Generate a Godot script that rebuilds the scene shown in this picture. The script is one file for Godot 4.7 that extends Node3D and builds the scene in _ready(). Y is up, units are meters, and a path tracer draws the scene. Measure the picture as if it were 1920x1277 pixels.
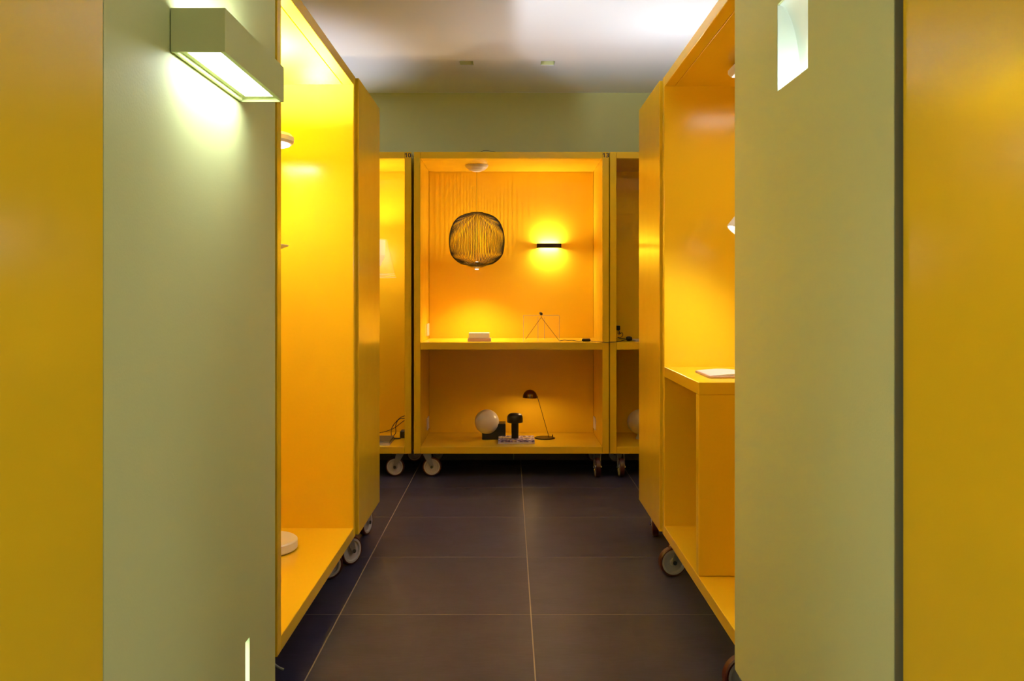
extends Node3D
# A lighting showroom: yellow lacquered display cabinets on castors along an aisle.
# x to the right, y up, the aisle runs towards -z. Metres.

var M := {}
var taken := {}
var CX := {}

# ---------------------------------------------------------------- helpers
func numbered(called: String) -> String:
	var n: int = taken.get(called, 0)
	taken[called] = n + 1
	return called if n == 0 else "%s_%03d" % [called, n]

func thing(called: String, label: String, category: String, at := Vector3.ZERO, turn := 0.0, group := "") -> Node3D:
	var o := Node3D.new()
	o.name = numbered(called)
	add_child(o)
	o.position = at
	o.rotation.y = turn
	o.set_meta("label", label)
	o.set_meta("category", category)
	if group != "":
		o.set_meta("group", group)
	return o

func struct(called: String, at := Vector3.ZERO) -> Node3D:
	var o := Node3D.new()
	o.name = called
	add_child(o)
	o.position = at
	o.set_meta("kind", "structure")
	return o

func part(called: String, mesh: Mesh, material: Material, parent: Node3D, at := Vector3.ZERO, turn := Vector3.ZERO, label := "") -> MeshInstance3D:
	var o := MeshInstance3D.new()
	o.name = called
	o.mesh = mesh
	o.material_override = material
	o.cast_shadow = GeometryInstance3D.SHADOW_CASTING_SETTING_ON
	parent.add_child(o, true)
	o.position = at
	o.rotation = turn
	if label != "":
		o.set_meta("label", label)
	return o

func group_part(called: String, parent: Node3D, at := Vector3.ZERO, turn := Vector3.ZERO) -> Node3D:
	var o := Node3D.new()
	o.name = called
	parent.add_child(o, true)
	o.position = at
	o.rotation = turn
	return o

func tri_out(st: SurfaceTool, a: Vector3, b: Vector3, c: Vector3, hint: Vector3) -> void:
	var n := (b - a).cross(c - a)
	if n.length() < 1e-12:
		return
	if n.dot(hint) < 0.0:
		var t := b
		b = c
		c = t
		n = -n
	n = n.normalized()
	for p in [a, c, b]:
		st.set_normal(n)
		st.add_vertex(p)

func quad_out(st: SurfaceTool, a: Vector3, b: Vector3, c: Vector3, d: Vector3, hint: Vector3) -> void:
	tri_out(st, a, b, c, hint)
	tri_out(st, a, c, d, hint)

func smooth_tri(st: SurfaceTool, p: Array, n: Array) -> void:
	# three points with their normals, turned so that the front looks along the normals
	var f: Vector3 = (p[1] - p[0]).cross(p[2] - p[0])
	if f.length() < 1e-13:
		return
	var order := [0, 2, 1] if f.dot(n[0] + n[1] + n[2]) > 0.0 else [0, 1, 2]
	for i in order:
		st.set_normal(n[i])
		st.add_vertex(p[i])

func start() -> SurfaceTool:
	var st := SurfaceTool.new()
	st.begin(Mesh.PRIMITIVE_TRIANGLES)
	return st

func add_box(st: SurfaceTool, size: Vector3, at := Vector3.ZERO, b := 0.0015) -> void:
	var h := size * 0.5
	b = minf(b, minf(h.x, minf(h.y, h.z)) * 0.6)
	var pt := func(s: Vector3, axis: int) -> Vector3:
		var v := Vector3(s.x * (h.x - b), s.y * (h.y - b), s.z * (h.z - b))
		v[axis] = s[axis] * h[axis]
		return at + v
	for axis in 3:
		var u := (axis + 1) % 3
		var w := (axis + 2) % 3
		for s in [-1.0, 1.0]:
			var ring: Array[Vector3] = []
			for k in [[-1.0, -1.0], [1.0, -1.0], [1.0, 1.0], [-1.0, 1.0]]:
				var c := Vector3.ZERO
				c[axis] = s
				c[u] = k[0]
				c[w] = k[1]
				ring.append(pt.call(c, axis))
			var hint := Vector3.ZERO
			hint[axis] = s
			quad_out(st, ring[0], ring[1], ring[2], ring[3], hint)
		for su in [-1.0, 1.0]:
			for sw in [-1.0, 1.0]:
				var c1 := Vector3.ZERO
				c1[axis] = -1.0
				c1[u] = su
				c1[w] = sw
				var c2 := c1
				c2[axis] = 1.0
				var e := Vector3.ZERO
				e[u] = su
				e[w] = sw
				quad_out(st, pt.call(c1, u), pt.call(c2, u), pt.call(c2, w), pt.call(c1, w), e)
	for sx in [-1.0, 1.0]:
		for sy in [-1.0, 1.0]:
			for sz in [-1.0, 1.0]:
				var s := Vector3(sx, sy, sz)
				tri_out(st, pt.call(s, 0), pt.call(s, 1), pt.call(s, 2), s)

func box(size: Vector3, b := 0.0015) -> ArrayMesh:
	var st := start()
	add_box(st, size, Vector3.ZERO, b)
	return st.commit()

func add_lathe(st: SurfaceTool, profile: Array, segs := 32, at := Vector3.ZERO, soft := false) -> void:
	# profile: Vector2(radius, height), walked so that the outside lies to its right when going up
	var normals: Array[Vector2] = []
	for i in profile.size() - 1:
		var d: Vector2 = profile[i + 1] - profile[i]
		normals.append(Vector2(d.y, -d.x).normalized())
	for i in profile.size() - 1:
		var n0 := normals[i]
		var n1 := normals[i]
		if soft and i > 0:
			n0 = (normals[i] + normals[i - 1]).normalized()
		if soft and i < normals.size() - 1:
			n1 = (normals[i] + normals[i + 1]).normalized()
		for k in segs:
			var a0 := TAU * k / segs
			var a1 := TAU * (k + 1) / segs
			var d0 := Vector3(cos(a0), 0, sin(a0))
			var d1 := Vector3(cos(a1), 0, sin(a1))
			var p0: Vector2 = profile[i]
			var p1: Vector2 = profile[i + 1]
			var q := [at + d0 * p0.x + Vector3(0, p0.y, 0), at + d1 * p0.x + Vector3(0, p0.y, 0), at + d1 * p1.x + Vector3(0, p1.y, 0), at + d0 * p1.x + Vector3(0, p1.y, 0)]
			var m := [d0 * n0.x + Vector3(0, n0.y, 0), d1 * n0.x + Vector3(0, n0.y, 0), d1 * n1.x + Vector3(0, n1.y, 0), d0 * n1.x + Vector3(0, n1.y, 0)]
			smooth_tri(st, [q[0], q[1], q[2]], [m[0], m[1], m[2]])
			smooth_tri(st, [q[0], q[2], q[3]], [m[0], m[2], m[3]])

func lathe(profile: Array, segs := 32, soft := false) -> ArrayMesh:
	var st := start()
	add_lathe(st, profile, segs, Vector3.ZERO, soft)
	return st.commit()

func disc_profile(r: float, h: float, b := 0.002) -> Array:
	return [Vector2(0, 0), Vector2(r - b, 0), Vector2(r, b), Vector2(r, h - b), Vector2(r - b, h), Vector2(0, h)]

func add_tube(st: SurfaceTool, pts: Array, r: float, segs := 6, closed := false) -> void:
	var n := pts.size()
	var side := Vector3.ZERO
	var rings := []
	for i in n:
		var t: Vector3
		if closed:
			t = (pts[(i + 1) % n] - pts[(i - 1 + n) % n]).normalized()
		else:
			t = (pts[mini(i + 1, n - 1)] - pts[maxi(i - 1, 0)]).normalized()
		if i == 0:
			side = t.cross(Vector3.UP)
			if side.length() < 0.05:
				side = t.cross(Vector3.RIGHT)
		side = (side - t * side.dot(t)).normalized()
		var up := t.cross(side)
		var ring := []
		for k in segs:
			var a := TAU * k / segs
			ring.append(side * cos(a) + up * sin(a))
		rings.append(ring)
	for i in (n if closed else n - 1):
		var j := (i + 1) % n
		for k in segs:
			var l := (k + 1) % segs
			var q := [pts[i] + rings[i][k] * r, pts[i] + rings[i][l] * r, pts[j] + rings[j][l] * r, pts[j] + rings[j][k] * r]
			var m := [rings[i][k], rings[i][l], rings[j][l], rings[j][k]]
			smooth_tri(st, [q[0], q[1], q[2]], [m[0], m[1], m[2]])
			smooth_tri(st, [q[0], q[2], q[3]], [m[0], m[2], m[3]])
	if not closed:
		for e in [0, n - 1]:
			var out: Vector3 = (pts[0] - pts[1]) if e == 0 else (pts[n - 1] - pts[n - 2])
			for k in segs:
				tri_out(st, pts[e], pts[e] + rings[e][k] * r, pts[e] + rings[e][(k + 1) % segs] * r, out)

func tube(pts: Array, r: float, segs := 6) -> ArrayMesh:
	var st := start()
	add_tube(st, pts, r, segs)
	return st.commit()

func curve(pts: Array, steps := 6) -> Array:
	# Catmull-Rom through the points
	var out := []
	for i in pts.size() - 1:
		var p0: Vector3 = pts[maxi(i - 1, 0)]
		var p1: Vector3 = pts[i]
		var p2: Vector3 = pts[i + 1]
		var p3: Vector3 = pts[mini(i + 2, pts.size() - 1)]
		for s in steps:
			var t := float(s) / steps
			out.append(0.5 * (2.0 * p1 + (p2 - p0) * t + (2.0 * p0 - 5.0 * p1 + 4.0 * p2 - p3) * t * t + (3.0 * p1 - p0 - 3.0 * p2 + p3) * t * t * t))
	out.append(pts[pts.size() - 1])
	return out

func add_prism(st: SurfaceTool, poly: Array, z0: float, z1: float) -> void:
	# convex outline in x and y, extruded along z
	var mid := Vector2.ZERO
	for p in poly:
		mid += p
	mid /= poly.size()
	for i in poly.size():
		var a: Vector2 = poly[i]
		var b: Vector2 = poly[(i + 1) % poly.size()]
		var e := (a + b) * 0.5 - mid
		var nn := Vector2((b - a).y, -(b - a).x)
		if nn.dot(e) < 0.0:
			nn = -nn
		quad_out(st, Vector3(a.x, a.y, z0), Vector3(b.x, b.y, z0), Vector3(b.x, b.y, z1), Vector3(a.x, a.y, z1), Vector3(nn.x, nn.y, 0))
		for z in [z0, z1]:
			tri_out(st, Vector3(mid.x, mid.y, z), Vector3(a.x, a.y, z), Vector3(b.x, b.y, z), Vector3(0, 0, z - (z0 + z1) * 0.5))

# ---------------------------------------------------------------- materials
func paint(color: Color, rough := 0.5, metal := 0.0, spec := 0.5) -> StandardMaterial3D:
	var m := StandardMaterial3D.new()
	m.albedo_color = color
	m.roughness = rough
	m.metallic = metal
	m.metallic_specular = spec
	return m

func noise_tex(freq: float, seed_: int, size := 512, octaves := 4, ramp: Gradient = null, normal := 0.0) -> NoiseTexture2D:
	var n := FastNoiseLite.new()
	n.seed = seed_
	n.frequency = freq
	n.fractal_octaves = octaves
	n.noise_type = FastNoiseLite.TYPE_SIMPLEX_SMOOTH
	var t := NoiseTexture2D.new()
	t.width = size
	t.height = size
	t.seamless = true
	t.noise = n
	if ramp:
		t.color_ramp = ramp
	if normal > 0.0:
		t.as_normal_map = true
		t.bump_strength = normal
	return t

func ramp2(a: Color, b: Color) -> Gradient:
	var g := Gradient.new()
	g.set_color(0, a)
	g.set_color(1, b)
	return g

func glow(color: Color, strength: float) -> StandardMaterial3D:
	var m := paint(Color(0.9, 0.9, 0.9), 0.6)
	m.emission_enabled = true
	m.emission = color
	m.emission_energy_multiplier = strength
	return m

func tile_material(seed_: int, tone: Color) -> StandardMaterial3D:
	# porcelain with fine brushed streaks along x: noise cells stretched 1 : 9
	var img := Image.create(512, 512, false, Image.FORMAT_RGB8)
	var fine := FastNoiseLite.new()
	fine.seed = seed_
	fine.frequency = 0.02
	fine.fractal_octaves = 3
	var broad := FastNoiseLite.new()
	broad.seed = seed_ + 40
	broad.frequency = 0.006
	for y in 512:
		for x in 512:
			var v := 1.0 + 0.10 * fine.get_noise_2d(x * 0.9, y * 9.0) + 0.10 * broad.get_noise_2d(x, y * 1.6)
			img.set_pixel(x, y, Color(tone.r * v, tone.g * v, tone.b * v))
	var m := paint(Color.WHITE, 0.38, 0.0, 0.2)
	m.albedo_texture = ImageTexture.create_from_image(img)
	m.uv1_triplanar = true
	m.uv1_scale = Vector3(1.6, 1.6, 1.6)
	return m

func magazine_cover() -> StandardMaterial3D:
	# loose blotches of violet, white and dark print
	var img := Image.create(128, 96, false, Image.FORMAT_RGB8)
	var n := FastNoiseLite.new()
	n.seed = 5
	n.frequency = 0.05
	var cols := [Color(0.30, 0.24, 0.50), Color(0.62, 0.55, 0.80), Color(0.88, 0.86, 0.92), Color(0.20, 0.17, 0.30)]
	for y in 96:
		for x in 128:
			var v := n.get_noise_2d(x, y * 1.7)
			var c: Color = cols[1]
			if v > 0.22:
				c = cols[2]
			elif v < -0.30:
				c = cols[3]
			elif v < -0.04:
				c = cols[0]
			if x < 18 and y > 20:
				c = Color(0.82, 0.74, 0.45)
			img.set_pixel(x, y, c)
	var m := paint(Color.WHITE, 0.35)
	m.albedo_texture = ImageTexture.create_from_image(img)
	m.uv1_triplanar = true
	m.uv1_scale = Vector3(4.6, 5.8, 5.8)
	return m

func make_materials() -> void:
	M.yellow = paint(Color(0.95, 0.785, 0.15), 0.22, 0.0, 0.38)
	M.yellow.roughness_texture = noise_tex(0.012, 3, 512, 3, ramp2(Color(0.75, 0.75, 0.75), Color(1, 1, 1)))
	M.yellow.uv1_triplanar = true
	M.green = paint(Color(0.81, 0.83, 0.60), 0.62, 0.0, 0.35)
	M.green.normal_enabled = true
	M.green.normal_texture = noise_tex(0.06, 21, 512, 3, null, 2.0)
	M.green.normal_scale = 0.12
	M.green.uv1_triplanar = true
	M.green.uv1_world_triplanar = true
	M.green.uv1_scale = Vector3(5, 5, 5)
	M.ceiling = paint(Color(0.88, 0.895, 0.92), 0.85, 0.0, 0.3)
	M.room = paint(Color(0.80, 0.80, 0.76), 0.8, 0.0, 0.3)
	M.grout = paint(Color(0.55, 0.50, 0.47), 0.8)
	M.tiles = [tile_material(1, Color(0.222, 0.214, 0.300)), tile_material(2, Color(0.229, 0.221, 0.307)), tile_material(3, Color(0.215, 0.207, 0.292))]
	M.skirting = paint(Color(0.36, 0.34, 0.28), 0.5)
	M.white = paint(Color(0.88, 0.87, 0.86), 0.35)
	M.wheel = paint(Color(0.74, 0.71, 0.69), 0.45)
	M.tyre = paint(Color(0.27, 0.09, 0.06), 0.4)
	M.steel = paint(Color(0.66, 0.65, 0.64), 0.35, 0.8)
	M.bolt = paint(Color(0.55, 0.54, 0.52), 0.25, 1.0)
	M.black = paint(Color(0.025, 0.025, 0.028), 0.38)
	M.wire = paint(Color(0.06, 0.04, 0.035), 0.4)
	M.cord = paint(Color(0.03, 0.028, 0.028), 0.5)
	M.grey_cord = paint(Color(0.55, 0.55, 0.52), 0.5)
	M.bronze = paint(Color(0.16, 0.10, 0.06), 0.35, 0.6)
	M.opal = paint(Color(0.86, 0.83, 0.82), 0.30)
	M.opal_warm = paint(Color(0.86, 0.78, 0.62), 0.32)
	M.chrome = paint(Color(0.36, 0.30, 0.24), 0.12, 1.0)
	M.paper = paint(Color(0.82, 0.77, 0.70), 0.7)
	M.paper_edge = paint(Color(0.70, 0.60, 0.50), 0.8)
	M.cover_white = paint(Color(0.86, 0.84, 0.84), 0.4)
	M.cover_pink = paint(Color(0.80, 0.66, 0.62), 0.45)
	M.cover_grey = paint(Color(0.40, 0.36, 0.30), 0.5)
	M.print = magazine_cover()
	M.plaster = paint(Color(0.87, 0.90, 0.86), 0.7)
	M.glass = StandardMaterial3D.new()
	M.glass.albedo_color = Color(1.0, 0.98, 0.94, 0.008)
	M.glass.transparency = BaseMaterial3D.TRANSPARENCY_ALPHA
	M.glass.roughness = 0.04
	M.glass.metallic_specular = 0.1
	M.shade_glass = M.glass.duplicate()
	M.shade_glass.albedo_color = Color(1.0, 0.96, 0.9, 0.035)
	M.shade_glass.metallic_specular = 0.5
	M.glass_edge = M.glass.duplicate()
	M.glass_edge.albedo_color = Color(1.0, 0.95, 0.85, 0.35)
	M.edge = paint(Color(0.50, 0.49, 0.37), 0.7)  # darker copy of the green, with the shade of the gap in it

# ---------------------------------------------------------------- lights inside the lamps
func omni(parent: Node3D, at: Vector3, energy: float, color: Color, size := 0.02) -> void:
	var l := OmniLight3D.new()
	l.name = "light"
	l.light_energy = energy
	l.light_color = color
	l.light_size = size
	l.omni_range = 12.0
	l.omni_attenuation = 2.0
	l.shadow_enabled = true
	parent.add_child(l, true)
	l.position = at

func spot(parent: Node3D, at: Vector3, towards: Vector3, energy: float, color: Color, angle: float, soft: float, size := 0.02) -> void:
	var l := SpotLight3D.new()
	l.name = "light"
	l.light_energy = energy
	l.light_color = color
	l.light_size = size
	l.spot_range = 12.0
	l.spot_attenuation = 2.0
	l.spot_angle = angle
	l.spot_angle_attenuation = soft
	l.shadow_enabled = true
	parent.add_child(l, true)
	l.position = at
	l.basis = Basis.looking_at(towards, Vector3.UP if absf(towards.normalized().y) < 0.95 else Vector3.BACK)

func area(parent: Node3D, at: Vector3, towards: Vector3, size: Vector2, energy: float, color: Color) -> void:
	var l := AreaLight3D.new()
	l.name = "light"
	l.light_energy = energy
	l.light_color = color
	l.area_size = size
	l.area_range = 12.0
	l.area_attenuation = 2.0
	l.shadow_enabled = true
	parent.add_child(l, true)
	l.position = at
	l.basis = Basis.looking_at(towards, Vector3.UP if absf(towards.normalized().y) < 0.95 else Vector3.BACK)

# ---------------------------------------------------------------- castors and cabinets
func make_caster_meshes() -> void:
	# wheel: lathe about y, then laid on its side by the node's rotation
	CX.hub = lathe([Vector2(0, -0.013), Vector2(0.012, -0.013), Vector2(0.014, -0.007), Vector2(0.034, -0.006), Vector2(0.037, -0.013), Vector2(0.0445, -0.013), Vector2(0.0445, 0.013), Vector2(0.037, 0.013), Vector2(0.034, 0.006), Vector2(0.014, 0.007), Vector2(0.012, 0.013), Vector2(0, 0.013)], 36)
	CX.tyre = lathe([Vector2(0.0445, -0.013), Vector2(0.049, -0.013), Vector2(0.052, -0.009), Vector2(0.052, 0.009), Vector2(0.049, 0.013), Vector2(0.0445, 0.013)], 36)
	var st := start()
	for s in [-1.0, 1.0]:
		# fork cheek in the y-z plane: wide on top, narrow at the axle
		var sub := start()
		add_prism(sub, [Vector2(-0.022, 0.078), Vector2(0.022, 0.078), Vector2(0.040, 0.008), Vector2(0.036, -0.008), Vector2(0.026, -0.008), Vector2(0.018, 0.006)], -0.0012, 0.0012)
		st.append_from(sub.commit(), 0, Transform3D(Basis(Vector3.UP, -PI / 2), Vector3(s * 0.0185, 0.052, 0)))
	add_box(st, Vector3(0.040, 0.003, 0.046), Vector3(0, 0.1295, 0), 0.0008)
	CX.fork = st.commit()
	CX.plate = box(Vector3(0.085, 0.0035, 0.085), 0.001)
	CX.bolt = lathe([Vector2(0, -0.024), Vector2(0.0075, -0.024), Vector2(0.0075, -0.0195), Vector2(0.0035, -0.0195), Vector2(0.0035, 0.0195), Vector2(0.0075, 0.0195), Vector2(0.0075, 0.024), Vector2(0, 0.024)], 12)

func caster(parent: Node3D, x: float, z: float, yaw: float) -> void:
	var c := group_part("caster", parent, Vector3(x, 0, z), Vector3(0, yaw, 0))
	part("mounting_plate", CX.plate, M.steel, c, Vector3(0, 0.1308, 0), Vector3(0, -yaw, 0))
	part("fork", CX.fork, M.steel, c)
	part("wheel", CX.hub, M.wheel, c, Vector3(0, 0.0525, 0.031), Vector3(0, 0, PI / 2))
	part("tyre", CX.tyre, M.tyre, c, Vector3(0, 0.0525, 0.031), Vector3(0, 0, PI / 2), "dark red tyre")
	part("axle_bolt", CX.bolt, M.bolt, c, Vector3(0, 0.0525, 0.031), Vector3(0, 0, PI / 2))

const BOTTOM := 0.1325
const TOP := 1.792
const THICK := 0.036

func cabinet(label: String, at: Vector3, turn: float, width: float, depth: float, yaws: Array, o := {}) -> Node3D:
	# origin on the floor under the middle of the open front, which looks along local +z
	var c := thing("display_cabinet", label, "cabinet", at, turn, "yellow display cabinets on castors")
	var h := TOP - BOTTOM
	var inner := width - 2.0 * THICK - 0.002
	var y: Material = M.yellow
	var back_t := 0.012
	for s in [-1.0, 1.0]:
		part("side_panel", box(Vector3(THICK, h, depth)), y, c, Vector3(s * (width - THICK) * 0.5, BOTTOM + h * 0.5, -depth * 0.5))
	var in_d: float = depth - back_t - 0.004
	part("bottom_panel", box(Vector3(inner, 0.038, in_d)), y, c, Vector3(0, BOTTOM + 0.019, -in_d * 0.5))
	var rail := 0.038
	part("top_rail", box(Vector3(inner, THICK, rail)), y, c, Vector3(0, TOP - THICK * 0.5, -rail * 0.5))
	part("top_panel", box(Vector3(inner, THICK, in_d - rail - 0.0015)), y, c, Vector3(0, TOP - THICK * 0.5, -rail - 0.0015 - (in_d - rail - 0.0015) * 0.5))
	part("back_panel", box(Vector3(inner, h, back_t)), y, c, Vector3(0, BOTTOM + h * 0.5, -depth + back_t * 0.5))
	if o.get("shelf", false):
		part("shelf", box(Vector3(inner, 0.041, in_d)), y, c, Vector3(0, 0.7245, -in_d * 0.5))
	if o.has("number"):
		var t := TextMesh.new()
		t.text = o.number
		var f := SystemFont.new()
		f.font_names = PackedStringArray(["Droid Sans"])
		f.font_weight = 700
		t.font = f
		t.font_size = 32
		t.pixel_size = 0.00105
		t.depth = 0.0006
		part("number", t, M.black, c, Vector3(width * 0.5 - THICK * 0.52, TOP - 0.0185, 0.0004), Vector3.ZERO, "black number " + o.number)
	var n := 0
	for s in [[-1, 0], [1, 0], [-1, 1], [1, 1]]:
		var cx: float = s[0] * (width * 0.5 - 0.064)
		var cz: float = -0.055 if s[1] == 0 else -depth + 0.055
		caster(c, cx, cz, yaws[n])
		n += 1
	return c

func socket_plate(c: Node3D, x: float, y: float, z: float) -> void:
	part("socket_plate", box(Vector3(0.006, 0.072, 0.105), 0.002), M.white, c, Vector3(x, y, z), Vector3.ZERO, "white socket plate")

# ---------------------------------------------------------------- the scene
func _ready() -> void:
	# camera: 1654 pixels of focal length in a 1920 x 1277 frame, lens shifted down
	var f := 1654.0
	var cam := Camera3D.new()
	cam.name = "camera"
	cam.projection = Camera3D.PROJECTION_FRUSTUM
	cam.near = 0.05
	cam.far = 60.0
	cam.size = 0.05 * 1277.0 / f
	cam.frustum_offset = Vector2(5.0, -83.5) * 0.05 / f
	add_child(cam)
	cam.position = Vector3(0, 1.0, 0)
	cam.current = true
	var we := WorldEnvironment.new()
	we.name = "environment"
	var env := Environment.new()
	env.background_mode = Environment.BG_COLOR
	env.background_color = Color(0, 0, 0)
	env.tonemap_mode = Environment.TONE_MAPPER_LINEAR
	env.tonemap_exposure = 1.62
	env.sdfgi_enabled = true
	env.ssao_enabled = true
	env.ssil_enabled = true
	we.environment = env
	add_child(we)

	make_materials()
	make_caster_meshes()
	build_room()
	build_cabinets()
	build_green_boards()
	build_middle_cabinet_things()
	build_side_cabinet_things()
	build_cords()
	build_added_lamps()

const CEIL := 2.24
const BACK := -5.385

func build_room() -> void:
	var x0 := -3.3
	var x1 := 3.4
	var z1 := 2.6
	# floor: a bed of pale grout with a tile in every cell
	var fl := struct("floor")
	part("grout_bed", box(Vector3(x1 - x0, 0.06, z1 - BACK), 0.0), M.grout, fl, Vector3((x0 + x1) * 0.5, -0.0306, (z1 + BACK) * 0.5))
	var tw := 0.60
	var td := 0.61
	var gap := 0.0036
	var tile := box(Vector3(tw - gap, 0.010, td - gap), 0.0006)
	var rng := RandomNumberGenerator.new()
	rng.seed = 11
	for i in range(-5, 5):
		for j in range(-4, 9):
			var cx := 0.068 + tw * (i + 0.5)
			var cz := -2.77 + td * 4.0 - td * (j + 0.5)
			var lo_x := maxf(cx - tw * 0.5, x0)
			var hi_x := minf(cx + tw * 0.5, x1)
			var lo_z := maxf(cz - td * 0.5, BACK)
			var hi_z := minf(cz + td * 0.5, z1)
			if hi_x - lo_x < 0.05 or hi_z - lo_z < 0.05:
				continue
			var whole: bool = hi_x - lo_x > tw - 0.001 and hi_z - lo_z > td - 0.001
			var mesh: Mesh = tile if whole else box(Vector3(hi_x - lo_x - gap, 0.010, hi_z - lo_z - gap), 0.0006)
			part("tile", mesh, M.tiles[rng.randi() % 3], fl, Vector3((lo_x + hi_x) * 0.5, -0.005, (lo_z + hi_z) * 0.5))
	# ceiling with two square openings for the recessed spotlights
	var ce := CSGBox3D.new()
	ce.name = "ceiling"
	ce.size = Vector3(x1 - x0, 0.16, z1 - BACK)
	ce.position = Vector3((x0 + x1) * 0.5, CEIL + 0.08, (z1 + BACK) * 0.5)
	ce.material = M.ceiling
	ce.set_meta("kind", "structure")
	for x in [-0.228, 0.204]:
		var hole := CSGBox3D.new()
		hole.name = "opening"
		hole.operation = CSGShape3D.OPERATION_SUBTRACTION
		hole.size = Vector3(0.074, 0.2, 0.086)
		hole.material = M.ceiling
		ce.add_child(hole, true)
		hole.position = Vector3(x, -0.04, -4.70) - Vector3(ce.position.x, 0.0, ce.position.z)
	add_child(ce)
	for k in 2:
		var s := thing("recessed_spotlight", ["square recessed ceiling spotlight with green housing above the wire pendant", "square recessed ceiling spotlight with green housing above the black wall lamp"][k], "spotlight", Vector3([-0.228, 0.204][k], CEIL, -4.70), 0.0, "recessed ceiling spotlights")
		var st := start()
		for e in [[Vector3(0.072, 0.055, 0.002), Vector3(0, 0.030, 0.041)], [Vector3(0.072, 0.055, 0.002), Vector3(0, 0.030, -0.041)], [Vector3(0.002, 0.055, 0.080), Vector3(0.035, 0.030, 0)], [Vector3(0.002, 0.055, 0.080), Vector3(-0.035, 0.030, 0)], [Vector3(0.072, 0.003, 0.084), Vector3(0, 0.058, 0)]]:
			add_box(st, e[0], e[1], 0.0003)
		part("housing", st.commit(), M.green, s)
		part("lens", lathe(disc_profile(0.024, 0.006)), M.opal, s, Vector3(0, 0.050, 0))
	# walls with thickness
	for w in [["wall_back", Vector3(x1 - x0 + 0.4, CEIL + 0.16, 0.2), Vector3((x0 + x1) * 0.5, CEIL * 0.5 + 0.02, BACK - 0.1), M.green], ["wall_front", Vector3(x1 - x0 + 0.4, CEIL + 0.16, 0.2), Vector3((x0 + x1) * 0.5, CEIL * 0.5 + 0.02, z1 + 0.1), M.room], ["wall_left", Vector3(0.2, CEIL + 0.16, z1 - BACK), Vector3(x0 - 0.1, CEIL * 0.5 + 0.02, (z1 + BACK) * 0.5), M.green], ["wall_right", Vector3(0.2, CEIL + 0.16, z1 - BACK), Vector3(x1 + 0.1, CEIL * 0.5 + 0.02, (z1 + BACK) * 0.5), M.green]]:
		var wn := struct(w[0])
		part("plaster", box(w[1], 0.0), w[3], wn, w[2])
	# tiled skirting along the back wall
	var sk := struct("baseboard_back")
	for j in range(-5, 6):
		var a := maxf(0.026 + 0.60 * j, x0)
		var b := minf(a + 0.60, x1)
		if b - a > 0.05:
			part("skirting_tile", box(Vector3(b - a - 0.002, 0.07, 0.009), 0.001), M.skirting, sk, Vector3((a + b) * 0.5, 0.035, BACK + 0.005))

func build_cabinets() -> void:
	var W := 1.073
	# the row against the back wall
	var c13 := cabinet("yellow display cabinet numbered 13 with shelf, holding the wire pendant", Vector3(0.0115, 0, -4.85), 0, W, 0.53, [PI / 2, 0.06, 2.4, 2.0], {"shelf": true, "number": "13"})
	socket_plate(c13, -W * 0.5 + THICK + 0.003, 0.798, -0.425)
	socket_plate(c13, -W * 0.5 + THICK + 0.003, 0.240, -0.425)
	socket_plate(c13, W * 0.5 - THICK - 0.003, 0.240, -0.425)
	cabinet("yellow display cabinet numbered 10 beside the gap, with no middle shelf", Vector3(-0.540 - W * 0.5, 0, -4.85), 0, W, 0.53, [0.4, -PI / 2, 1.0, 2.0], {"number": "10"})
	cabinet("yellow cabinet with shelf standing next to cabinet 13, opal globe at the bottom", Vector3(0.553 + W * 0.5, 0, -4.85), 0, W, 0.53, [0.02, 0.5, 1.0, 2.2], {"shelf": true})
	# left of the aisle
	cabinet("brightly lit open yellow cabinet holding the white floor lamp", Vector3(-0.557, 0, -2.6545), PI / 2, W, 0.53, [PI - 0.2, PI + 0.3, 1.0, 2.0])
	cabinet("closed side of a yellow cabinet behind the floor lamp cabinet", Vector3(-0.547 - W * 0.5, 0, -3.722), PI, W, 0.515, [-0.25, 0.5, -0.6, 2.0])
	# right of the aisle
	var cr := cabinet("open yellow cabinet with a half-width raised counter and open magazine", Vector3(0.559, 0, -2.6835), -PI / 2, W, 0.53, [0.2, 0.2, 0.4, 1.0])
	# counter: shelf on an upright, in the far half of the cabinet (local -x is far)
	var cl := 0.578
	part("shelf", box(Vector3(cl, 0.037, 0.512)), M.yellow, cr, Vector3(-W * 0.5 + THICK + 0.001 + cl * 0.5, 0.7265, -0.256))
	part("divider", box(Vector3(THICK, 0.536, 0.512)), M.yellow, cr, Vector3(-W * 0.5 + THICK + cl - THICK * 0.5, BOTTOM + 0.0395 + 0.268, -0.256))
	cabinet("closed side of a yellow cabinet behind the counter cabinet", Vector3(0.552 + W * 0.5, 0, -3.757), PI, W, 0.512, [0.3, PI - 0.2, 0.6, PI + 0.7])
	# the two nearest cabinets, seen as flat sides
	cabinet("yellow cabinet side next to the green board with the box lamp", Vector3(-0.520 - W * 0.5, 0, -0.60), 0, W, 0.53, [0.4, 0.8, 1.0, 2.0])
	cabinet("yellow cabinet side next to the green board with the lit niche", Vector3(0.533 + W * 0.5, 0, -0.665), 0, W, 0.53, [0.4, 0.8, 1.0, 2.0])

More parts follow.
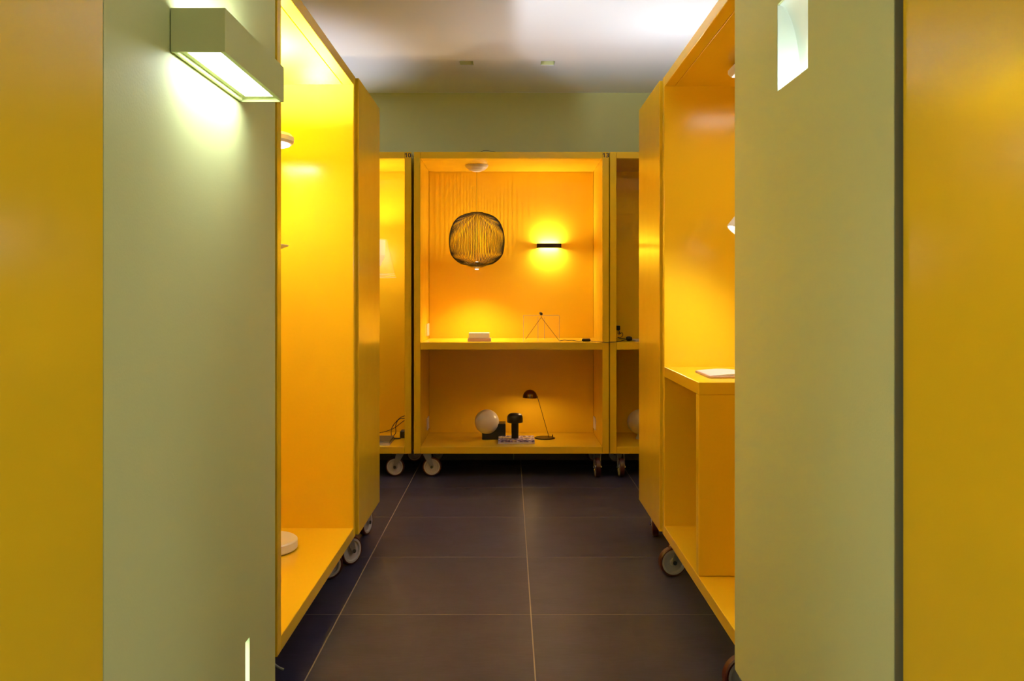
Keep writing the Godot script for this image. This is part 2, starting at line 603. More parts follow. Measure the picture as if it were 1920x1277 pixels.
func green_board(label: String, x: float, side: float, near: float, far: float, hole_size: Vector3, hole_at: Vector3, trough_size := Vector3.ZERO, trough_at := Vector3.ZERO) -> Node3D:
	# a board on castors: green facing panel towards the aisle, plain green body behind
	var len := far - near
	var b := thing("display_board", label, "display board", Vector3(x, 0, -(near + far) * 0.5), 0.0, "green display boards")
	var h := TOP + 0.25 - BOTTOM
	var p := CSGBox3D.new()
	p.name = "facing_panel"
	p.size = Vector3(0.09, h, len)
	p.material = M.green
	b.add_child(p, true)
	p.position = Vector3(side * 0.045, BOTTOM + h * 0.5, 0)
	var hole := CSGBox3D.new()
	hole.name = "opening"
	hole.operation = CSGShape3D.OPERATION_SUBTRACTION
	hole.size = hole_size
	hole.material = M.green
	p.add_child(hole, true)
	hole.position = hole_at - b.position - p.position
	if trough_size != Vector3.ZERO:
		var trough: CSGBox3D = hole.duplicate()
		trough.size = trough_size
		p.add_child(trough, true)
		trough.position = trough_at - b.position - p.position
	part("shaded_edge", box(Vector3(0.088, h, 0.0015), 0.0), M.edge, b, Vector3(side * 0.045, BOTTOM + h * 0.5, len * 0.5 + 0.001), Vector3.ZERO, "worn edge with gap shade put into its grey")  # near end face coloured darker for the shade beside the next cabinet
	part("body", box(Vector3(0.34, h, len), 0.002), M.green, b, Vector3(side * 0.262, BOTTOM + h * 0.5, 0))
	for s in [[0.09, 1], [0.09, -1], [0.37, 1], [0.37, -1]]:
		caster(b, side * s[0], s[1] * (len * 0.5 - 0.07), 0.4 + s[0] * 3.0)
	return b

func build_green_boards() -> void:
	var cool := Color(0.94, 0.99, 1.0)
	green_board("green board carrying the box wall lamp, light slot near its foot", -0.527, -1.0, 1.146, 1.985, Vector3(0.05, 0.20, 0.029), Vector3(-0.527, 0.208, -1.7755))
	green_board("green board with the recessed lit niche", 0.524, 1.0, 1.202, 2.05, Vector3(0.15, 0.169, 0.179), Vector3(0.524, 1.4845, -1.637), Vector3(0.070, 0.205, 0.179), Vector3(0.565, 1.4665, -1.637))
	# box lamp, open above and below
	var b := thing("wall_lamp", "pale green box wall lamp glowing up and down on the green board", "wall lamp", Vector3(-0.527, 1.413, -1.547))
	var len := 0.358
	var pr := 0.086
	var hh := 0.068
	var hs := start()
	add_box(hs, Vector3(0.006, hh, len - 0.012), Vector3(pr - 0.003, 0, 0), 0.0)
	for s in [-1.0, 1.0]:
		add_box(hs, Vector3(pr - 0.002, hh, 0.006), Vector3(pr * 0.5 + 0.001, 0, s * (len * 0.5 - 0.003)), 0.0)
	part("housing", hs.commit(), M.green, b)
	part("back_plate", box(Vector3(0.006, hh, len - 0.014)), M.green, b, Vector3(0.0045, 0, 0))
	for s in [-1.0, 1.0]:
		var st := start()
		for z in [-1.0, 1.0]:
			add_box(st, Vector3(pr - 0.018, 0.003, 0.014), Vector3(pr * 0.5, 0, z * (len * 0.5 - 0.014)), 0.0005)
		for e in [0.0125, pr - 0.0115]:
			add_box(st, Vector3(0.009, 0.003, len - 0.044), Vector3(e, 0, 0), 0.0005)
		part("inner_frame", st.commit(), M.green, b, Vector3(0, s * (hh * 0.5 - 0.008), 0))
		part("diffuser", box(Vector3(pr - 0.016, 0.003, len - 0.016), 0.0), glow(cool, 2.2), b, Vector3(pr * 0.5, s * (hh * 0.5 - 0.016), 0), Vector3.ZERO, "glowing white diffuser")
		area(b, Vector3(pr * 0.5, s * (hh * 0.5 - 0.012), 0), Vector3(0, s, 0), Vector2(pr - 0.034, len - 0.05), 0.075, cool)
	# niche: plaster lining that curves back from the upper lip down to a hidden strip
	var n := thing("recessed_wall_light", "white plaster niche light set into the green board", "wall light", Vector3(0.524, 1.40, -1.637))
	var st2 := start()
	var top := 0.168
	var low := -0.0355
	var hw := 0.0885
	var prof := []
	for i in 17:
		var a := PI * 0.5 * i / 16.0
		prof.append(Vector2(0.004 + 0.042 * sin(a), top - (top - 0.0) * (1.0 - cos(a))))
	prof.append(Vector2(0.046, low))
	for i in prof.size() - 1:
		var p0: Vector2 = prof[i]
		var p1: Vector2 = prof[i + 1]
		var n0 := Vector3(-1, 0, 0)
		var n1 := Vector3(-1, 0, 0)
		if i < 16:
			var t0 := PI * 0.5 * i / 16.0
			var t1 := PI * 0.5 * (i + 1) / 16.0
			n0 = Vector3(-sin(t0) * top, -cos(t0) * 0.042, 0).normalized()
			n1 = Vector3(-sin(t1) * top, -cos(t1) * 0.042, 0).normalized()
		var q := [Vector3(p0.x, p0.y, -hw), Vector3(p0.x, p0.y, hw), Vector3(p1.x, p1.y, hw), Vector3(p1.x, p1.y, -hw)]
		smooth_tri(st2, [q[0], q[1], q[2]], [n0, n0, n1])
		smooth_tri(st2, [q[0], q[2], q[3]], [n0, n1, n1])
	part("curved_back", st2.commit(), M.plaster, n)
	for s in [-1.0, 1.0]:
		part("cheek", box(Vector3(0.072, top - low, 0.002), 0.0), M.plaster, n, Vector3(0.0365, (top + low) * 0.5, s * 0.0884))
	part("light_strip", box(Vector3(0.034, 0.004, 0.16), 0.0), glow(cool, 2.0), n, Vector3(0.026, low + 0.003, 0), Vector3.ZERO, "glowing strip")
	area(n, Vector3(0.026, low + 0.008, 0), Vector3(0, 1, 0), Vector2(0.028, 0.15), 0.017, cool)
	# slot near the foot of the left board
	var s2 := thing("slot_light", "narrow glowing slot light low on the green board", "wall light", Vector3(-0.527, 0.208, -1.7755))
	part("trim", box(Vector3(0.003, 0.196, 0.025), 0.0005), M.plaster, s2, Vector3(-0.022, 0, 0))
	part("diffuser", box(Vector3(0.003, 0.192, 0.021), 0.0), glow(Color(0.80, 1.0, 0.93), 0.95), s2, Vector3(-0.018, 0, 0), Vector3.ZERO, "glowing pale diffuser")
	area(s2, Vector3(-0.014, 0, 0), Vector3(1, 0, 0), Vector2(0.018, 0.18), 0.004, cool)

func globe_profile(r: float, n := 20, squash := 1.0) -> Array:
	var p := []
	for i in n + 1:
		var a := -PI * 0.5 + PI * i / n
		p.append(Vector2(maxf(r * cos(a), 0.0), r * squash * sin(a)))
	return p

func book(called: String, label: String, at: Vector3, turn: float, size: Vector3, cover: Material, pages: Material, group: String) -> Node3D:
	# closed book lying flat: two covers, a spine at local +z and the page block between
	var b := thing(called, label, "book", at, turn, group)
	var t := 0.0022
	part("cover", box(Vector3(size.x, t, size.z), 0.0005), cover, b, Vector3(0, t * 0.5, 0))
	part("pages", box(Vector3(size.x - 0.006, size.y - 2.0 * t, size.z - 0.007), 0.0008), pages, b, Vector3(0, size.y * 0.5, 0.001))
	part("cover", box(Vector3(size.x, t, size.z), 0.0005), cover, b, Vector3(0, size.y - t * 0.5, 0))
	part("spine", box(Vector3(t, size.y - 2.0 * t, size.z), 0.0005), cover, b, Vector3(-size.x * 0.5 + t * 0.5, size.y * 0.5, 0))
	return b

func build_middle_cabinet_things() -> void:
	var warm := Color(1.0, 0.86, 0.66)
	# wire cage pendant
	var p := thing("pendant_lamp", "dark wire cage pendant lamp hanging in cabinet 13", "pendant lamp", Vector3(-0.188, 1.176, -5.10))
	var R := 0.160
	var H := 0.305
	var prof := [Vector2(0.30, 0.0), Vector2(0.56, 0.03), Vector2(0.76, 0.10), Vector2(0.89, 0.175), Vector2(0.96, 0.26), Vector2(1.0, 0.44), Vector2(0.985, 0.58), Vector2(0.93, 0.70), Vector2(0.83, 0.82), Vector2(0.66, 0.915), Vector2(0.44, 0.97), Vector2(0.22, 1.0)]
	var st := start()
	for k in 96:
		var a := TAU * k / 96.0
		var pts := []
		for q in prof:
			pts.append(Vector3(cos(a) * q.x * R, q.y * H, sin(a) * q.x * R))
		add_tube(st, curve(pts, 3), 0.0011, 5)
	var cage := part("wire_cage", st.commit(), M.wire, p)
	cage.set_meta("kind", "stuff")
	part("top_ring", lathe([Vector2(0.012, H - 0.002), Vector2(0.037, H - 0.004), Vector2(0.037, H + 0.002), Vector2(0.012, H + 0.004), Vector2(0.012, H - 0.002)], 32), M.wire, p)
	part("bottom_plate", lathe([Vector2(0, -0.010), Vector2(0.030, -0.010), Vector2(0.054, -0.002), Vector2(0.054, 0.002), Vector2(0.050, 0.004), Vector2(0.022, 0.018), Vector2(0, 0.020)], 36), M.wire, p)
	part("lamp_holder", lathe([Vector2(0.0, -0.020), Vector2(0.012, -0.020), Vector2(0.020, -0.010), Vector2(0, -0.009)], 24), M.steel, p)
	part("lens", lathe([Vector2(0, -0.0245), Vector2(0.009, -0.0235), Vector2(0.0115, -0.0202), Vector2(0, -0.0200)], 20), glow(Color(1, 0.96, 0.92), 3.0), p, Vector3.ZERO, Vector3.ZERO, "glowing lens")
	spot(p, Vector3(0, -0.027, 0), Vector3(0, -1, 0), 0.29, warm, 62.0, 0.9, 0.008)
	part("light_chip", lathe(disc_profile(0.008, 0.003, 0.0005), 16), glow(Color(1, 0.95, 0.88), 1.0), p, Vector3(0, 0.020, 0), Vector3.ZERO, "glowing chip")
	area(p, Vector3(0, 0.025, 0), Vector3(0, 1, 0), Vector2(0.005, 0.005), 0.11, warm)
	part("cable", tube([Vector3(0, H, 0), Vector3(0, 0.545, 0)], 0.0011, 6), M.cord, p)
	part("canopy", lathe([Vector2(0, 0.541), Vector2(0.020, 0.543), Vector2(0.044, 0.552), Vector2(0.060, 0.565), Vector2(0.067, 0.578), Vector2(0.067, 0.5795), Vector2(0, 0.5795)], 40, false), M.white, p, Vector3.ZERO, Vector3.ZERO, "white domed canopy")
	# black up and down wall lamp
	var w := thing("wall_lamp", "small dark bar wall lamp on the back of cabinet 13", "wall lamp", Vector3(0.240, 1.3035, -5.368))
	var stw := start()
	add_box(stw, Vector3(0.147, 0.027, 0.003), Vector3(0, 0, 0.053), 0.0008)
	for s in [-1.0, 1.0]:
		add_box(stw, Vector3(0.003, 0.027, 0.054), Vector3(s * 0.072, 0, 0.0265), 0.0006)
	part("housing", stw.commit(), M.bronze, w)
	part("back_plate", box(Vector3(0.140, 0.022, 0.004), 0.0005), M.bronze, w, Vector3(0, 0, 0.0025))
	for s in [-1.0, 1.0]:
		part("diffuser", box(Vector3(0.140, 0.002, 0.046), 0.0), glow(Color(1, 0.92, 0.78), 3.0), w, Vector3(0, s * 0.006, 0.0285), Vector3.ZERO, "glowing diffuser")
		area(w, Vector3(0, s * 0.0095, 0.020), Vector3(0, s, 0), Vector2(0.11, 0.024), 0.14, Color(1.0, 0.95, 0.86))
	# two books on the shelf
	book("book", "thin book under the thicker one on the shelf below the pendant", Vector3(-0.168, 0.7452, -4.985), PI / 2, Vector3(0.10, 0.017, 0.130), M.cover_pink, M.paper_edge, "books on the shelf of cabinet 13")
	book("book", "thick white-covered book on top of the thin one under the pendant", Vector3(-0.170, 0.7624, -4.985), PI / 2 + 0.02, Vector3(0.085, 0.030, 0.116), M.cover_white, M.paper_edge, "books on the shelf of cabinet 13")
	# clear block lamp with a black bar
	var g := thing("table_lamp", "clear acrylic box lamp with a black bar and slung cord", "table lamp", Vector3(0.180, 0.7452, -5.03))
	var gw := 0.204
	var gh := 0.146
	for e in [[Vector3(gw, gh, 0.004), Vector3(0, gh * 0.5, 0.055)], [Vector3(gw, gh, 0.004), Vector3(0, gh * 0.5, -0.055)], [Vector3(0.004, gh, 0.106), Vector3(-gw * 0.5 + 0.002, gh * 0.5, 0)], [Vector3(0.004, gh, 0.106), Vector3(gw * 0.5 - 0.002, gh * 0.5, 0)], [Vector3(0.003, gh - 0.012, 0.04), Vector3(-0.018, gh * 0.5 - 0.004, 0.03)], [Vector3(0.003, gh - 0.022, 0.04), Vector3(0.018, gh * 0.5 - 0.002, 0.03)]]:
		part("clear_wall", box(e[0], 0.0006), M.glass, g, e[1])
	for e in [[Vector3(gw - 0.008, 0.003, 0.0045), Vector3(0, gh, 0.055)], [Vector3(0.003, gh, 0.0045), Vector3(-gw * 0.5 + 0.0015, gh * 0.5, 0.0595)], [Vector3(0.002, gh, 0.003), Vector3(gw * 0.5 - 0.001, gh * 0.5, 0.0595)], [Vector3(0.0025, gh - 0.012, 0.003), Vector3(-0.018, gh * 0.5 - 0.004, 0.052)], [Vector3(0.002, gh - 0.022, 0.003), Vector3(0.018, gh * 0.5 - 0.002, 0.052)]]:
		part("polished_edge", box(e[0], 0.0004), M.glass_edge, g, e[1])
	part("bar", tube([Vector3(0, gh + 0.008, 0.075), Vector3(0, gh + 0.008, -0.075)], 0.0078, 16), M.black, g)
	part("slung_cord", tube([Vector3(-0.088, 0.012, 0.060), Vector3(-0.002, gh - 0.014, 0.060), Vector3(0, gh + 0.004, 0.062), Vector3(0.002, gh - 0.014, 0.060), Vector3(0.100, 0.004, 0.060)], 0.0013, 6), M.cord, g)
	# below the shelf: globe lamp on a black block
	var q := thing("table_lamp", "white glass globe lamp set in a black block", "table lamp", Vector3(-0.0895, 0.1708, -5.14))
	part("block", box(Vector3(0.136, 0.092, 0.10), 0.002), M.black, q, Vector3(0, 0.046, 0))
	part("globe", lathe(globe_profile(0.0705), 40, true), M.opal, q, Vector3(-0.041, 0.1010, 0.030))
	# magazines with the mushroom lamp on top
	var mg := book("magazine", "thick magazine at the bottom under the violet one", Vector3(0.039, 0.1708, -5.025), PI / 2, Vector3(0.165, 0.008, 0.206), M.cover_white, M.paper_edge, "magazines under the mushroom lamp")
	mg.set_meta("category", "magazine")
	var mg2 := book("magazine", "violet printed magazine under the black mushroom lamp", Vector3(0.040, 0.1791, -5.025), PI / 2, Vector3(0.165, 0.013, 0.204), M.print, M.paper, "magazines under the mushroom lamp")
	mg2.set_meta("category", "magazine")
	var mu := thing("table_lamp", "black mushroom-shaped table lamp standing on the magazines", "table lamp", Vector3(0.032, 0.1925, -5.02))
	part("stem", lathe(disc_profile(0.0205, 0.094, 0.001), 28), M.black, mu)
	part("shade", lathe([Vector2(0, 0.088), Vector2(0.043, 0.088), Vector2(0.0450, 0.091), Vector2(0.0450, 0.112), Vector2(0.043, 0.124), Vector2(0.037, 0.134), Vector2(0.027, 0.139), Vector2(0.012, 0.141), Vector2(0, 0.1412)], 36, true), M.black, mu)
	# dome lamp on a slanted rod
	var d := thing("table_lamp", "small dark dome table lamp on a thin slanted rod", "table lamp", Vector3(0.206, 0.1708, -5.14))
	part("base", lathe(disc_profile(0.060, 0.006, 0.002), 40), M.bronze, d)
	part("switch_knob", lathe([Vector2(0.003, 0.006), Vector2(0.003, 0.022), Vector2(0, 0.023)], 10), M.bronze, d, Vector3(0.046, 0, 0))
	part("rod", tube([Vector3(0.026, 0.004, 0), Vector3(-0.044, 0.247, 0)], 0.0016, 8), M.bronze, d)
	var head := group_part("head", d, Vector3(-0.086, 0.236, 0), Vector3(0, 0, -0.03))
	var dome := []
	for i in 13:
		var a := PI * 0.5 * i / 12.0
		dome.append(Vector2(0.043 * cos(a), 0.048 * sin(a)))
	var inner := []
	for i in 13:
		var a := PI * 0.5 * (12 - i) / 12.0
		inner.append(Vector2(0.0405 * cos(a), 0.0455 * sin(a)))
	inner.append(Vector2(0.043, 0.0))
	var std := start()
	add_lathe(std, dome, 36, Vector3.ZERO, true)
	add_lathe(std, inner, 36)
	part("dome_shade", std.commit(), M.chrome, head)
	part("bulb", lathe(globe_profile(0.011, 10), 16, true), glow(Color(1, 0.85, 0.62), 3.0), head, Vector3(0, 0.010, 0), Vector3.ZERO, "small glowing bulb")
	omni(head, Vector3(0, 0.010, 0), 0.022, Color(1, 0.82, 0.55), 0.009)

func build_side_cabinet_things() -> void:
	var white := Color(1.0, 0.97, 0.95)
	# left cabinet: floor lamp with a ring head and a thin disc lower on its pole
	var l := thing("floor_lamp", "white floor lamp with round base and ring head in the bright cabinet", "floor lamp", Vector3(-0.806, 0.1708, -2.88))
	part("base", lathe(disc_profile(0.112, 0.032, 0.004), 48), M.white, l, Vector3(0, 0.003, 0))
	part("foot_pad", lathe(disc_profile(0.104, 0.003, 0.0005), 40), M.black, l)
	part("pole", tube([Vector3(-0.02, 0.03, 0), Vector3(-0.02, 1.345, 0)], 0.008, 12), M.white, l)
	part("tray_disc", lathe([Vector2(0, 0.985), Vector2(0.060, 0.984), Vector2(0.084, 0.993), Vector2(0.084, 0.996), Vector2(0, 0.998)], 40), M.white, l)
	part("head", lathe([Vector2(0.035, 1.330), Vector2(0.080, 1.326), Vector2(0.094, 1.326), Vector2(0.100, 1.334), Vector2(0.100, 1.348), Vector2(0.092, 1.358), Vector2(0.030, 1.360)], 48), M.white, l)
	part("diffuser", lathe(disc_profile(0.088, 0.003, 0.0005), 40), glow(Color(1, 0.97, 0.98), 1.6), l, Vector3(0, 1.3225, 0), Vector3.ZERO, "glowing round diffuser")
	area(l, Vector3(0, 1.3195, 0), Vector3(0, -1, 0), Vector2(0.12, 0.12), 0.15, white)
	torchiere("short white uplighter beside the ring-head floor lamp in the bright cabinet", Vector3(-0.790, 0.1708, -2.64), 3.5, Color(0.95, 0.97, 1.0), 1.34, 0.04, M.white, 87.0)
	# right cabinet: reading lamp on the counter
	var r := thing("table_lamp", "white tilted-shade lamp standing on the raised counter", "table lamp", Vector3(0.985, 0.7452, -2.84))
	part("base", lathe(disc_profile(0.058, 0.012, 0.002), 36), M.white, r)
	part("stem", tube(curve([Vector3(0, 0.01, 0), Vector3(0, 0.40, 0), Vector3(-0.03, 0.54, 0), Vector3(-0.135, 0.566, 0)], 6), 0.006, 10), M.white, r)
	var sh := group_part("shade_head", r, Vector3(-0.198, 0.478, 0), Vector3(0, 0, -0.55))
	var sp := start()
	add_lathe(sp, [Vector2(0.074, -0.04), Vector2(0.070, -0.005), Vector2(0.056, 0.045), Vector2(0.032, 0.082), Vector2(0.0, 0.094)], 40, Vector3.ZERO, true)
	add_lathe(sp, [Vector2(0.0, 0.090), Vector2(0.030, 0.078), Vector2(0.053, 0.043), Vector2(0.067, -0.005), Vector2(0.071, -0.04), Vector2(0.074, -0.04)], 40)
	part("shade", sp.commit(), M.white, sh)
	part("diffuser", lathe(disc_profile(0.066, 0.003, 0.0005), 36), glow(Color(1, 0.95, 0.90), 1.8), sh, Vector3(0, -0.030, 0), Vector3.ZERO, "glowing diffuser")
	spot(sh, Vector3(0, -0.036, 0), Vector3(0, -1, 0), 0.15, white, 80.0, 0.8, 0.05)
	# flat ceiling lamp under the top of the right cabinet
	var cl := thing("ceiling_lamp", "square white ceiling lamp under the top of the counter cabinet", "ceiling lamp", Vector3(0.83, 1.7562, -2.78))
	part("mount", box(Vector3(0.20, 0.010, 0.20), 0.002), M.black, cl, Vector3(0, -0.005, 0))
	part("body", box(Vector3(0.23, 0.030, 0.23), 0.010), M.white, cl, Vector3(0, -0.0255, 0))
	part("diffuser", box(Vector3(0.205, 0.003, 0.205), 0.0), glow(Color(1.0, 0.94, 0.92), 0.75), cl, Vector3(0, -0.0415, 0), Vector3.ZERO, "softly glowing diffuser")
	area(cl, Vector3(0, -0.0445, 0), Vector3(0, -1, 0), Vector2(0.19, 0.19), 0.07, white)
	# open magazine on the counter
	var m := thing("open_magazine", "open magazine lying on the raised counter", "magazine", Vector3(0.765, 0.7452, -2.835))
	var pages := start()
	add_box(pages, Vector3(0.29, 0.007, 0.21), Vector3(0, 0.0035, 0), 0.001)
	part("page_block", pages.commit(), M.cover_pink, m)
	for s in [-1.0, 1.0]:
		var ps := start()
		var last := Vector3.ZERO
		for i in 9:
			var t := i / 8.0
			var now := Vector3(s * 0.142 * t, 0.0075 + 0.007 * sin(PI * t) * (1.0 - t * 0.5), 0)
			if i > 0:
				var za := Vector3(0, 0, 0.102)
				quad_out(ps, last - za, last + za, now + za, now - za, Vector3.UP)
				quad_out(ps, last + za, now + za, Vector3(now.x, 0.0065, 0.102), Vector3(last.x, 0.0065, 0.102), Vector3.BACK)
				quad_out(ps, last - za, now - za, Vector3(now.x, 0.0065, -0.102), Vector3(last.x, 0.0065, -0.102), Vector3.FORWARD)
			last = now
		part("page", ps.commit(), M.paper, m)
	# cabinet 10: glass pendant
	var gp := thing("pendant_lamp", "ribbed clear glass pendant lamp with white core in cabinet 10", "pendant lamp", Vector3(-0.805, 1.105, -5.10))
	part("glass_shade", lathe([Vector2(0.155, 0.0), Vector2(0.150, 0.006), Vector2(0.142, 0.03), Vector2(0.100, 0.215), Vector2(0.094, 0.222), Vector2(0.0, 0.226)], 48), M.shade_glass, gp)
	part("core", lathe([Vector2(0, 0.06), Vector2(0.060, 0.07), Vector2(0.086, 0.13), Vector2(0.088, 0.216), Vector2(0, 0.220)], 40), glow(Color(1, 0.92, 0.84), 0.12), gp, Vector3.ZERO, Vector3.ZERO, "white inner diffuser")
	for i in 3:
		var rg := start()
		var ring := []
		var rr := 0.152 - 0.006 * i
		for k in 40:
			ring.append(Vector3(cos(TAU * k / 40.0) * rr, 0.003 + 0.010 * i, sin(TAU * k / 40.0) * rr))
		add_tube(rg, ring, 0.0012, 5, true)
		part("rib", rg.commit(), M.glass_edge, gp)
	part("cable", tube([Vector3(0, 0.224, 0), Vector3(0, 0.640, 0)], 0.0015, 6), M.cord, gp)
	part("canopy", lathe([Vector2(0, 0.622), Vector2(0.05, 0.624), Vector2(0.055, 0.630), Vector2(0.055, 0.650), Vector2(0, 0.650)], 32), M.white, gp)
	part("upper_glow", lathe(disc_profile(0.03, 0.004, 0.0005), 24), glow(Color(1, 0.93, 0.8), 2.0), gp, Vector3(0, 0.230, 0), Vector3.ZERO, "glowing disc")
	spot(gp, Vector3(0, 0.239, 0), Vector3(0, 1, 0), 0.18, Color(1, 0.90, 0.72), 80.0, 0.5, 0.02)
	omni(gp, Vector3(0, 0.14, 0), 0.05, Color(1, 0.93, 0.8), 0.05)
	# cabinet 10: closed books at the bottom
	book("book", "large grey book on the floor of cabinet 10, topmost", Vector3(-0.79, 0.1836, -5.00), 0.0, Vector3(0.25, 0.010, 0.20), M.cover_grey, M.paper, "books on the floor of cabinet 10")
	book("book", "pale thick book on the floor of cabinet 10, under the grey one", Vector3(-0.79, 0.1708, -4.995), 0.0, Vector3(0.25, 0.0125, 0.21), M.paper, M.paper, "books on the floor of cabinet 10")
	# right neighbour: globe lamp and a magazine
	var e := thing("table_lamp", "dim opal globe lamp on a short white foot beside cabinet 13", "table lamp", Vector3(0.770, 0.1708, -5.12))
	part("foot", lathe([Vector2(0, 0), Vector2(0.034, 0), Vector2(0.036, 0.004), Vector2(0.024, 0.03), Vector2(0, 0.03)], 28), M.white, e)
	part("globe", lathe(globe_profile(0.086, 24, 0.86), 40, true), M.opal_warm, e, Vector3(0, 0.099, 0))
	var mm := book("magazine", "white magazine on the shelf right of cabinet 13", Vector3(0.80, 0.7452, -5.02), 0.1, Vector3(0.20, 0.008, 0.15), M.cover_white, M.paper, "")
	mm.set_meta("category", "magazine")

func build_cords() -> void:
	# cord with an inline switch from the acrylic lamp to the next cabinet, drooping over the two sides
	var c := thing("extension_cord", "thin black cord with inline switch running from the acrylic lamp", "cord")
	var y := 0.7475
	part("cord", tube(curve([Vector3(0.283, y, -4.97), Vector3(0.31, y + 0.004, -4.96), Vector3(0.33, y + 0.003, -4.95), Vector3(0.355, y + 0.004, -4.94), Vector3(0.385, y, -4.93), Vector3(0.405, y + 0.002, -4.92)], 5), 0.0017, 6), M.cord, c)
	part("inline_switch", box(Vector3(0.048, 0.017, 0.020), 0.006), M.black, c, Vector3(0.428, y + 0.0072, -4.915), Vector3(0, 0.1, 0))
	part("cord", tube(curve([Vector3(0.45, y + 0.003, -4.91), Vector3(0.475, y + 0.001, -4.88), Vector3(0.500, y + 0.001, -4.842), Vector3(0.53, y - 0.003, -4.844), Vector3(0.56, y - 0.001, -4.844), Vector3(0.590, y + 0.001, -4.843), Vector3(0.606, y + 0.001, -4.87), Vector3(0.63, y + 0.004, -4.92), Vector3(0.665, y + 0.008, -4.96)], 5), 0.0017, 6), M.cord, c)
	part("plug", lathe([Vector2(0, -0.018), Vector2(0.010, -0.018), Vector2(0.013, -0.006), Vector2(0.013, 0.008), Vector2(0.008, 0.016), Vector2(0, 0.016)], 16), M.black, c, Vector3(0.672, y + 0.012, -4.965), Vector3(0, 0, PI / 2))
	# mains adapter in the right neighbour with its bundled lead
	var a := thing("power_adapter", "black plug adapter with tangled lead in the cabinet beside 13", "adapter", Vector3(0.655, 0.8005, -5.345))
	part("adapter_body", box(Vector3(0.030, 0.028, 0.030), 0.003), M.black, a, Vector3(0, 0.006, 0.0))
	part("lead", tube(curve([Vector3(0.002, -0.006, 0.01), Vector3(0.010, -0.020, 0.03), Vector3(-0.002, -0.026, 0.03), Vector3(0.014, -0.024, 0.035), Vector3(0.004, -0.034, 0.03), Vector3(0.024, -0.022, 0.03), Vector3(0.026, -0.038, 0.05), Vector3(0.010, -0.048, 0.07), Vector3(-0.010, -0.0465, 0.09), Vector3(0.0, -0.052, 0.12), Vector3(0.03, -0.0525, 0.14)], 6), 0.0018, 6), M.cord, a)
	# heap of black cord in cabinet 10
	var h := thing("cord_heap", "heap of black cord and adapter on the floor of cabinet 10", "cord", Vector3(-0.640, 0.1708, -5.17))
	part("adapter_body", box(Vector3(0.05, 0.042, 0.07), 0.004), M.black, h, Vector3(0.028, 0.0215, 0))
	part("lead", tube(curve([Vector3(-0.13, 0.028, 0.02), Vector3(-0.08, 0.040, 0.03), Vector3(-0.03, 0.060, 0.03), Vector3(0.02, 0.098, 0.03), Vector3(0.045, 0.112, 0.02), Vector3(0.0, 0.112, 0.03), Vector3(-0.02, 0.08, 0.04), Vector3(-0.022, 0.03, 0.04), Vector3(-0.05, 0.005, 0.06), Vector3(-0.01, 0.004, 0.08), Vector3(0.01, 0.005, 0.06), Vector3(-0.04, 0.007, 0.04), Vector3(-0.045, 0.06, 0.02), Vector3(0.0, 0.115, 0.01), Vector3(0.045, 0.132, 0.0)], 6), 0.0022, 6), M.cord, h)
	# thin black wire on top of cabinet 13
	var t := thing("loose_wire", "thin black wire arching on top of cabinet 13", "wire", Vector3(-0.17, TOP, -4.95))
	part("wire", tube(curve([Vector3(0, 0.001, 0), Vector3(0.012, 0.018, 0), Vector3(0.035, 0.024, 0), Vector3(0.07, 0.020, 0), Vector3(0.12, 0.010, 0), Vector3(0.17, 0.001, 0)], 6), 0.0012, 6), M.cord, t)
	# grey leads hanging under the cabinets
	var g := thing("cord", "pale grey lead lying on the floor by the bright cabinet's near castor", "cord", Vector3(-0.560, 0.0, -2.135))
	part("lead", tube(curve([Vector3(-0.018, 0.128, 0.0), Vector3(-0.012, 0.112, 0.0), Vector3(0.002, 0.101, 0.0), Vector3(0.014, 0.096, 0.0)], 6), 0.003, 8), M.grey_cord, g)

func torchiere(label: String, at: Vector3, energy: float, color: Color, h := 1.40, r := 0.104, m: Material = M.black, angle := 75.0) -> void:
	# slim uplighter: disc foot, pole and an open bowl
	var t := thing("uplighter", label, "floor lamp", at)
	part("foot", lathe(disc_profile(r * 1.2, 0.015, 0.003), 40), m, t)
	part("pole", tube([Vector3(0, 0.012, 0), Vector3(0, h, 0)], 0.009, 12), m, t)
	part("bowl", lathe([Vector2(r * 0.2, h), Vector2(r * 0.7, h + r * 0.24), Vector2(r * 0.96, h + r * 0.67), Vector2(r, h + r * 0.96), Vector2(r * 0.96, h + r * 0.96), Vector2(r * 0.66, h + r * 0.29), Vector2(0.0, h + r * 0.1)], 40), m, t)
	part("bulb", lathe(disc_profile(r * 0.88, 0.006, 0.002), 32), glow(color, 3.0), t, Vector3(0, h + r * 0.96, 0), Vector3.ZERO, "glowing disc")
	spot(t, Vector3(0, h + r * 0.96 + 0.010, 0), Vector3(0, 1, 0), energy, color, angle, 0.4, r * 0.5)

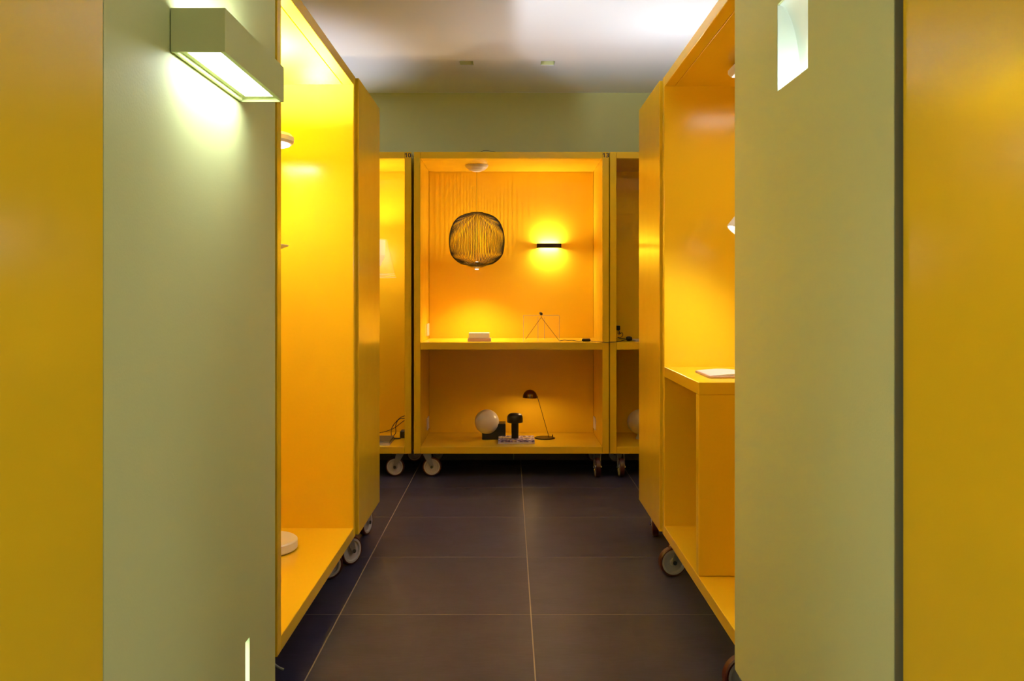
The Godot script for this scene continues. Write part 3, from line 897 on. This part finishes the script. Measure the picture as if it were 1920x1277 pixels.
func build_added_lamps() -> void:  # lamps added out of view as fill light
	torchiere("added unseen white uplighter for yellow bounce inside the turned cabinet right of the aisle", Vector3(1.02, 0.1708, -3.47), 3.6, Color(1.0, 0.97, 0.93), 1.02, 0.06, M.white, 27.0)  # this pair is added to bounce yellow light onto the far fronts
	torchiere("added unseen white uplighter for yellow bounce inside the turned cabinet left of the aisle", Vector3(-1.02, 0.1708, -3.44), 3.2, Color(1.0, 0.97, 0.93), 1.02, 0.06, M.white, 27.0)
	torchiere("added unseen white fill uplighter inside the near cabinet beside the box lamp board", Vector3(-1.05, 0.1708, -0.88), 15.0, Color(1.0, 0.97, 0.93), 0.92, 0.06, M.white, 34.0)  # this pair is added as yellow fill for the boards and near sides
	torchiere("added unseen white fill uplighter inside the near cabinet beside the niche board", Vector3(1.06, 0.1708, -0.94), 15.0, Color(1.0, 0.97, 0.93), 0.92, 0.06, M.white, 34.0)
	torchiere("added unseen black uplighter for the ceiling, standing behind the cabinets left of the aisle", Vector3(-1.40, 0, -4.55), 0.8, Color(0.94, 0.96, 1.0), 1.40, 0.104, M.black, 58.0)  # added out of view to brighten the ceiling on the left
	for k in 2:  # panels added behind the camera for neutral fill
		var c := thing("ceiling_lamp", ["added unseen square ceiling panel for neutral fill left of the near end of the aisle", "added unseen square ceiling panel for neutral fill right of the near end of the aisle"][k], "ceiling lamp", Vector3([-2.3, 2.3][k], CEIL, 0.8))
		part("frame", box(Vector3(0.64, 0.04, 0.64), 0.003), M.white, c, Vector3(0, -0.0205, 0))
		part("diffuser", box(Vector3(0.60, 0.004, 0.60), 0.0), glow(Color(0.97, 0.98, 1.0), 1.5), c, Vector3(0, -0.043, 0), Vector3.ZERO, "glowing diffuser")
		area(c, Vector3(0, -0.047, 0), Vector3(0, -1, 0), Vector2(0.6, 0.6), 3.4, Color(0.97, 0.99, 1.0))
	torchiere("added unseen black uplighter for the ceiling, standing behind the cabinets right of the aisle", Vector3(0.82, 0, -3.99), 0.52, Color(0.95, 0.97, 1.0), 1.40, 0.104, M.black, 68.0)  # added out of view to light the middle of the ceiling
